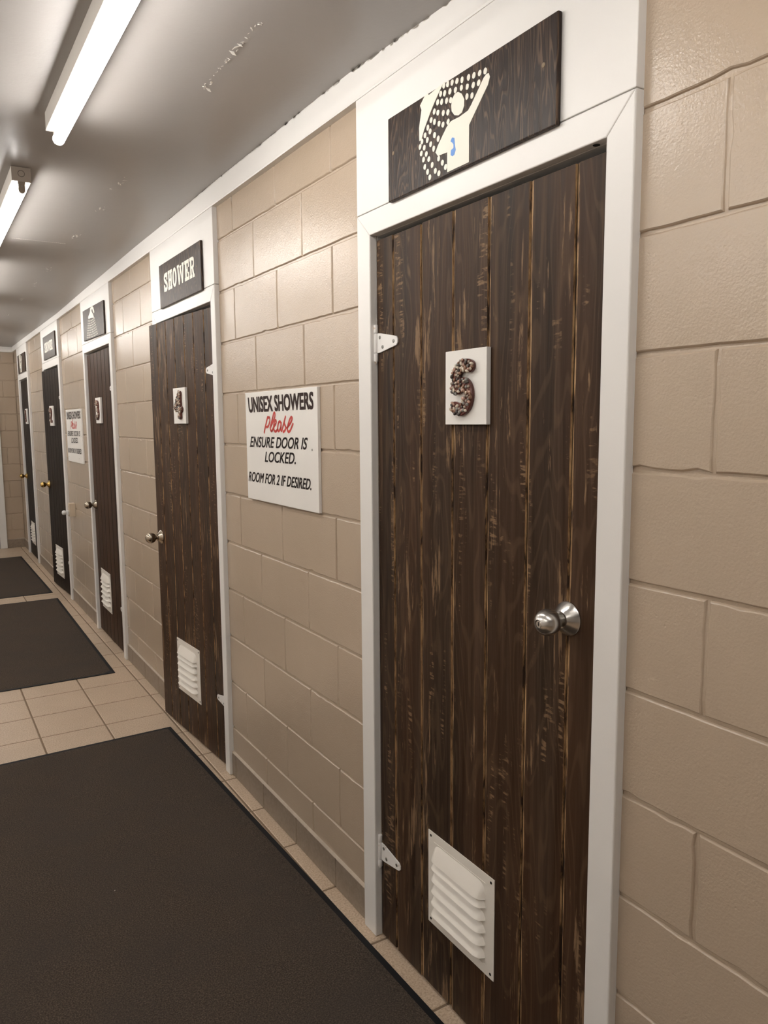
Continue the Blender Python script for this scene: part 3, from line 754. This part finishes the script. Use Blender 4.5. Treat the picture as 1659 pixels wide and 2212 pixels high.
def sign_board(num, y, z, w, h, label, tilt=0.0):
    k = 1.0102   # board face 11 mm off the panel
    root = tag(empty('door_sign', on_wall(y*k, 1.5048 + (z - 1.5048)*k, -0.0195) @ Matrix.Rotation(tilt, 4, 'Y') @ Matrix.Scale(k, 4)), label, 'sign', 'charred wood signs above the doors')
    m_ = MB(); m_.box(0, w, -0.0110, -0.0002, 0, h); m_.build('board', M['sign'], root, bevel=0.0025)
    f0, f1 = -0.0116, -0.0106
    def screw(x, zz):
        q = MB(); q.lathe([(0.0044, 0.0105), (0.0044, 0.0116), (0.0022, 0.0112)], 14, 0, '-y', (x, 0, zz)); q.build('screw', M['dullscrew'], root, smooth=30)
    if num in (5, 1):
        p = MB(); p.prism(BODYP, f0, f1); p.prism(HEADP, f0, f1); p.build('painted_bather', M['cream'], root)
        p = MB(); p.prism(TOWEL, f0, f1); p.build('painted_curtain', M['cream'], root)
        p = MB(); p.prism(BLUEP, -0.0119, -0.0113); p.build('blue_mark', M['blue'], root)
        p = MB()
        for x, zz in DOTS: disc(p, x, zz, .0056, .0064, f0, f1, 10, .10)
        p.build('water_drops', M['cream'], root)
        screw(0.543, 0.115); screw(0.025, 0.109)
    elif num == 3:
        p = MB(); p.prism(SHEAD, f0, f1); p.build('painted_shower_head', M['cream'], root)
        p = MB(); rows = 8
        for i in range(rows):
            t = i/(rows - 1)
            xa, xb = 0.184 + (0.116 - 0.184)*t, 0.376 + (0.454 - 0.376)*t
            n_ = 8 + i//2
            for k in range(n_):
                s = k/(n_ - 1); disc(p, xa + (xb - xa)*s, 0.119 - 0.103*t - 0.006*math.sin(s*math.pi), .0065, .0052, f0, f1, 8, .15)
        p.build('water_drops', M['cream'], root)
        screw(0.03, 0.11)
    else:
        p = MB(); x0, z0, x1, z1 = (0.072, 0.066, 0.532, 0.150) if num == 4 else (0.085, 0.058, 0.54, 0.142)
        slab_word(p, 'SHOWER', x0, z0, x1, z1, f0, f1); p.build('lettering', M['cream'], root)
        screw(0.553, 0.103); screw(0.04, 0.106)
    return root
sign_board(5, 1.658, 2.037, 0.579, 0.195, 'dark wood sign with cream bather, curtain and water dots above the nearest door')
sign_board(4, 3.702, 2.036, 0.607, 0.197, 'dark wood sign reading SHOWER in cream letters, the nearer and larger of two')
sign_board(3, 5.605, 2.058, 0.652, 0.200, 'dark wood sign with cream shower head and falling drops, third sign from the camera', R(1.0))
sign_board(2, 7.502, 2.060, 0.645, 0.200, 'dark wood sign reading SHOWER far along the corridor, the smaller looking of two')
sign_board(1, 9.46, 2.047, 0.62, 0.198, 'farthest dark wood sign with cream bather, next to the corridor corner')

# ------------------------------------------------------------------ shower rules signs
def text_polys(body, bold):
    cu = bpy.data.curves.new('lettering_outline', 'FONT'); cu.body = body; cu.size = 1.0; cu.offset = bold; cu.resolution_u = 4; cu.fill_mode = 'FRONT'
    o = bpy.data.objects.new('lettering_outline', cu); col.objects.link(o)
    bpy.context.view_layer.update()
    me = bpy.data.meshes.new_from_object(o.evaluated_get(bpy.context.evaluated_depsgraph_get()))
    vv = [tuple(v.co) for v in me.vertices]; ff = [tuple(p.vertices) for p in me.polygons]
    bpy.data.objects.remove(o); bpy.data.curves.remove(cu); bpy.data.meshes.remove(me)
    x0 = min(v[0] for v in vv); x1 = max(v[0] for v in vv); z0 = min(v[1] for v in vv); z1 = max(v[1] for v in vv)
    return [((v[0] - x0)/(x1 - x0), (v[1] - z0)/(z1 - z0)) for v in vv], ff
def text_part(body, bold, quad, shear, y, mat, parent, name):
    """quad = TL, BL, TR, BR corners in sign coordinates"""
    vv, ff = text_polys(body, 0.0)
    tl, bl, tr, br = [Vector(q) for q in quad]
    m_ = MB()
    pts = []
    for a, b in vv:
        p = (tl*(1 - a) + tr*a)*b + (bl*(1 - a) + br*a)*(1 - b)
        pts.append((p.x + shear*(b - 0.5), y, p.y))
    n_ = 0
    for dx in (-1, 0, 1):
        for dz in (-1, 0, 1):
            m_.add([(p[0] + dx*bold, p[1] - 2e-6*n_, p[2] + dz*bold*0.7) for p in pts], ff); n_ += 1
    return m_.build(name, mat, parent)
def brush(m_, path, r, y):
    s = resample(path, 0.0025); n_ = len(s)
    L_, R_ = [], []
    for i, p in enumerate(s):
        t = (s[min(i + 1, n_ - 1)] - s[max(i - 1, 0)]); t.normalize(); nn = Vector((-t.y, t.x))
        L_.append(p + nn*r); R_.append(p - nn*r)
    for i in range(n_ - 1):
        m_.add([(q.x, y - 1e-6*(i % 11), q.y) for q in (L_[i], R_[i], R_[i + 1], L_[i + 1])], [(0, 1, 2, 3)])
        disc(m_, s[i].x, s[i].y, r, r, y - 1e-6*(i % 7), y + 0.0003, 10)
PLEASE = [[(0.172, 0.247), (0.188, 0.273), (0.207, 0.302)], [(0.204, 0.297), (0.221, 0.299), (0.224, 0.286), (0.21, 0.269), (0.191, 0.265)],
          [(0.227, 0.263), (0.244, 0.278), (0.267, 0.299), (0.27, 0.312), (0.262, 0.314), (0.251, 0.299), (0.233, 0.273), (0.229, 0.258), (0.24, 0.252), (0.254, 0.263)],
          [(0.254, 0.264), (0.276, 0.278), (0.279, 0.287), (0.27, 0.288), (0.258, 0.273), (0.259, 0.256), (0.274, 0.251), (0.291, 0.259)],
          [(0.318, 0.28), (0.309, 0.285), (0.297, 0.278), (0.291, 0.261), (0.298, 0.252), (0.312, 0.261), (0.321, 0.28)], [(0.321, 0.28), (0.317, 0.257), (0.327, 0.253)],
          [(0.327, 0.257), (0.358, 0.302)], [(0.352, 0.294), (0.346, 0.280), (0.357, 0.265), (0.35, 0.255), (0.334, 0.249)],
          [(0.366, 0.263), (0.399, 0.282), (0.409, 0.295), (0.4, 0.298), (0.382, 0.282), (0.37, 0.261), (0.377, 0.251), (0.392, 0.255), (0.416, 0.278)]]
def rules_sign(y, z, w, h, label, marks=((0.034, 0.194), (0.552, 0.196))):
    k = 1.0095
    root = tag(empty('rules_sign', on_wall(y*k, 1.5048 + (z - 1.5048)*k, 0.0) @ Matrix.Scale(k, 4)), label, 'sign', 'white shower rules signs')
    m_ = MB(); m_.box(0, w, -0.0105, -0.0002, 0, h); m_.build('board', M['board'], root, bevel=0.001)
    fx, fz = w/0.593, h/0.390
    Q = lambda q: [(a*fx, b*fz) for a, b in q]
    ty = -0.0110
    text_part('UNISEX SHOWERS', 0.0026, Q([(0.027, 0.372), (0.036, 0.319), (0.566, 0.374), (0.565, 0.323)]), 0.0, ty, M['inkb'], root, 'heading_lettering')
    text_part('ENSURE DOOR IS', 0.0012, Q([(0.043, 0.230), (0.043, 0.193), (0.518, 0.233), (0.516, 0.196)]), 0.012, ty, M['inkk'], root, 'lettering')
    text_part('LOCKED.', 0.0012, Q([(0.178, 0.179), (0.178, 0.143), (0.434, 0.183), (0.434, 0.146)]), 0.012, ty, M['inkk'], root, 'lettering')
    text_part('ROOM FOR 2 IF DESIRED.', 0.0012, Q([(0.018, 0.100), (0.018, 0.065), (0.546, 0.104), (0.546, 0.069)]), 0.012, ty, M['inkk'], root, 'lettering')
    p = MB()
    for path in PLEASE: brush(p, [(a*fx, b*fz) for a, b in path], 0.0046, ty)
    p.build('script_lettering', M['red'], root)
    for a, b in marks:
        q = MB(); q.lathe([(0.0034, 0.0104), (0.0034, 0.0110), (0.0015, 0.0112)], 12, 0, '-y', (a*fx, 0, b*fz)); q.build('screw', M['screw'], root, smooth=30)
    return root
rules_sign(2.700, 1.2205, 0.592, 0.389, 'white board with shower rules in black and red, between the two nearest doors')
rules_sign(6.630, 1.2010, 0.655, 0.407, 'far white shower rules board above the power outlet box, past the shower head door', ((0.552, 0.196), (0.045, 0.035), (0.44, 0.034)))

# ------------------------------------------------------------------ outlet box and night light
root = tag(empty('outlet_box', on_wall(6.625, 0.751, 0.0)), 'ivory surface mounted power outlet box low on the wall under the far rules sign', 'power outlet')
m_ = MB(); m_.box(0, 0.074, -0.042, -0.0003, 0.0, 0.107); m_.build('box', M['ivory'], root, bevel=0.0025)
m_ = MB(); m_.box(-0.001, 0.075, -0.046, -0.0422, -0.001, 0.108); fp = m_.build('face_plate', M['ivory'], root, bevel=0.0015)
for zc in (0.030, 0.078):
    q = MB(); q.prism([(0.037 + 0.016*math.cos(a*math.pi/8), zc + 0.0145*math.sin(a*math.pi/8)) for a in range(16)], -0.0475, -0.0455); q.build('receptacle', M['ivory'], fp, bevel=0.0006)
    q = MB(); q.box(0.031, 0.0325, -0.0478, -0.047, zc - 0.003, zc + 0.005); q.box(0.0415, 0.043, -0.0478, -0.047, zc - 0.003, zc + 0.005); q.build('socket_slot', M['gap'], fp)
for zc in (0.027, 0.058, 0.086):
    q = MB(); o = []
    for k in range(18):
        a = 2*math.pi*k/18
        o += [(0.0743, -0.021 + 0.010*math.cos(a), zc + 0.010*math.sin(a)), (0.0743, -0.021 + 0.0086*math.cos(a), zc + 0.0086*math.sin(a)), (0.0749, -0.021 + 0.0093*math.cos(a), zc + 0.0093*math.sin(a))]
    fs = []
    for k in range(18):
        b = (k + 1) % 18; fs += [(3*k, 3*b, 3*b + 2, 3*k + 2), (3*k + 2, 3*b + 2, 3*b + 1, 3*k + 1)]
    q.add(o, fs); q.build('knockout_ring', M['ivory'], root)
root = tag(empty('night_light', on_wall(6.588, 0.781, -0.0482)), 'small white night light plugged into the ivory outlet box', 'night light')
m_ = MB(); m_.box(-0.017, 0.017, -0.016, -0.0004, -0.018, 0.020); m_.build('plug_body', M['night'], root, bevel=0.004)
m_ = MB(); m_.lathe([(0.008, 0.014), (0.013, 0.018), (0.018, 0.026), (0.0195, 0.036), (0.018, 0.044), (0.012, 0.050), (0.004, 0.052)], 20, 0, '-y', (0, 0, 0.002)); m_.build('bulb_cover', M['night'], root, smooth=60)

# ------------------------------------------------------------------ floor mats
def mat(x0, x1, y0, y1, ang, label):
    root = tag(empty('floor_mat', Matrix.Translation((x1, y1, 0.0)) @ Matrix.Rotation(ang, 4, 'Z')), label, 'mat', 'charcoal runner mats on the corridor floor')
    w, l = x1 - x0, y1 - y0
    m_ = MB(); m_.box(-w, 0, -l, 0, 0.0003, 0.0042); m_.build('rubber_border', M['rubber'], root, bevel=0.0015)
    m_ = MB(); b = 0.017
    nx_, ny_ = 24, max(20, int(l/0.04))
    for j in range(ny_ + 1):
        for i in range(nx_ + 1):
            x = -w + b + (w - 2*b)*i/nx_; y = -l + b + (l - 2*b)*j/ny_
            e = min(i, nx_ - i, j, ny_ - j)
            m_.v.append((x, y, 0.0040 if e == 0 else 0.0085 + 0.0008*noise.noise((x*9, y*9, 0))))
    for j in range(ny_):
        for i in range(nx_):
            q = j*(nx_ + 1) + i; m_.f.append((q, q + 1, q + nx_ + 2, q + nx_ + 1)); m_.m.append(0)
    m_.build('carpet_pile', M['carpet'], root, smooth=60)
    return root
mat(-1.28, -0.088, 0.35, 3.660, R(1.15), 'large charcoal carpet mat nearest the camera, in front of the door numbered 5')
mat(-1.27, -0.113, 4.665, 6.985, R(-0.55), 'charcoal carpet mat in the middle of the corridor, beyond the bare tiled strip')
mat(-1.29, -0.130, 7.245, 9.45, R(0.4), 'farthest charcoal carpet mat, in front of the far end wall')

# ------------------------------------------------------------------ fluorescent lights
def tube_light(cx, y0, y1, label, seen=True):
    root = tag(empty('fluorescent_light', Matrix.Translation((cx, y0, CEIL))), label, 'ceiling light', 'bare tube lights along the ceiling')
    l = y1 - y0
    m_ = MB(); m_.prism([(-0.0315, -0.0005), (-0.0315, -0.048), (-0.0285, -0.050), (0.0285, -0.050), (0.0315, -0.048), (0.0315, -0.0005)], 0.002, l - 0.002); m_.build('housing', M['housing'], root)
    for y, s in ((0.0, -1), (l, 1)):
        q = MB(); q.box(-0.0318, 0.0318, y - (0.0015 if s < 0 else 0.0005), y + (0.0005 if s < 0 else 0.0015), -0.0505, -0.001)
        ep = q.build('end_plate', M['endplate'], root, bevel=0.0006)
        q = MB(); o = []; yy = y + s*0.0017
        for k in range(20):
            a = 2*math.pi*k/20
            o += [(0.0115*math.cos(a), yy, -0.0235 + 0.0115*math.sin(a)), (0.0102*math.cos(a), yy, -0.0235 + 0.0102*math.sin(a))]
        fs = [(2*k, 2*((k + 1) % 20), 2*((k + 1) % 20) + 1, 2*k + 1) for k in range(20)]
        q.add(o, fs + [f[::-1] for f in fs]); q.build('knockout_ring', M['gap'], ep)
        q = MB()
        pts = [(-0.0125, -0.0500), (-0.0105, -0.062), (-0.0115, -0.076)] + [(0.0118*math.cos(a), -0.078 + 0.0118*math.sin(a)) for a in [math.pi + math.pi*k/8 for k in range(9)]] + [(0.0115, -0.076), (0.0105, -0.062), (0.0125, -0.0500)]
        q.prism(pts, min(y, y - s*0.012), max(y, y - s*0.012)); so = q.build('lamp_socket', M['socket'], root, bevel=0.0008)
        q = MB(); q.lathe([(0.003, min(y, y + s*.0012)), (0.003, max(y, y + s*.0012))], 10, 0, 'y', (0, 0, -0.066)); q.build('rivet', M['screw'], so)
    m_ = MB(); r = 0.0165
    m_.lathe([(r*0.9, 0.013), (r, 0.016), (r, l - 0.016), (r*0.9, l - 0.013)], 20, 0, 'y', (0, 0, -0.0745))
    m_.build('tube', M['tube'], root, smooth=40)
    return root
tube_light(-0.652, 1.31, 2.53, 'lit tube light nearest the camera, cut by the top of the picture')
tube_light(-0.687, 3.09, 4.31, 'lit tube light second along the ceiling, its end plate and socket facing the camera')
tube_light(-0.687, 4.87, 6.09, 'third lit tube light along the ceiling, past the picture edge')
tube_light(-0.687, 6.65, 7.87, 'fourth lit tube light along the ceiling, past the picture edge')
tube_light(-0.687, 8.43, 9.65, 'last lit tube light by the far end wall, past the picture edge')
tube_light(-0.652, -0.47, 0.75, 'lit tube light on the ceiling behind the camera')
# second row of lamps, added out of view to brighten the lower door wall
for k, w_ in enumerate(('first', 'second', 'third', 'fourth', 'fifth', 'sixth')):
    tube_light(-2.05, -0.47 + 1.78*k, 0.75 + 1.78*k, '%s unseen tube light of the row added to brighten the lower door wall' % w_)
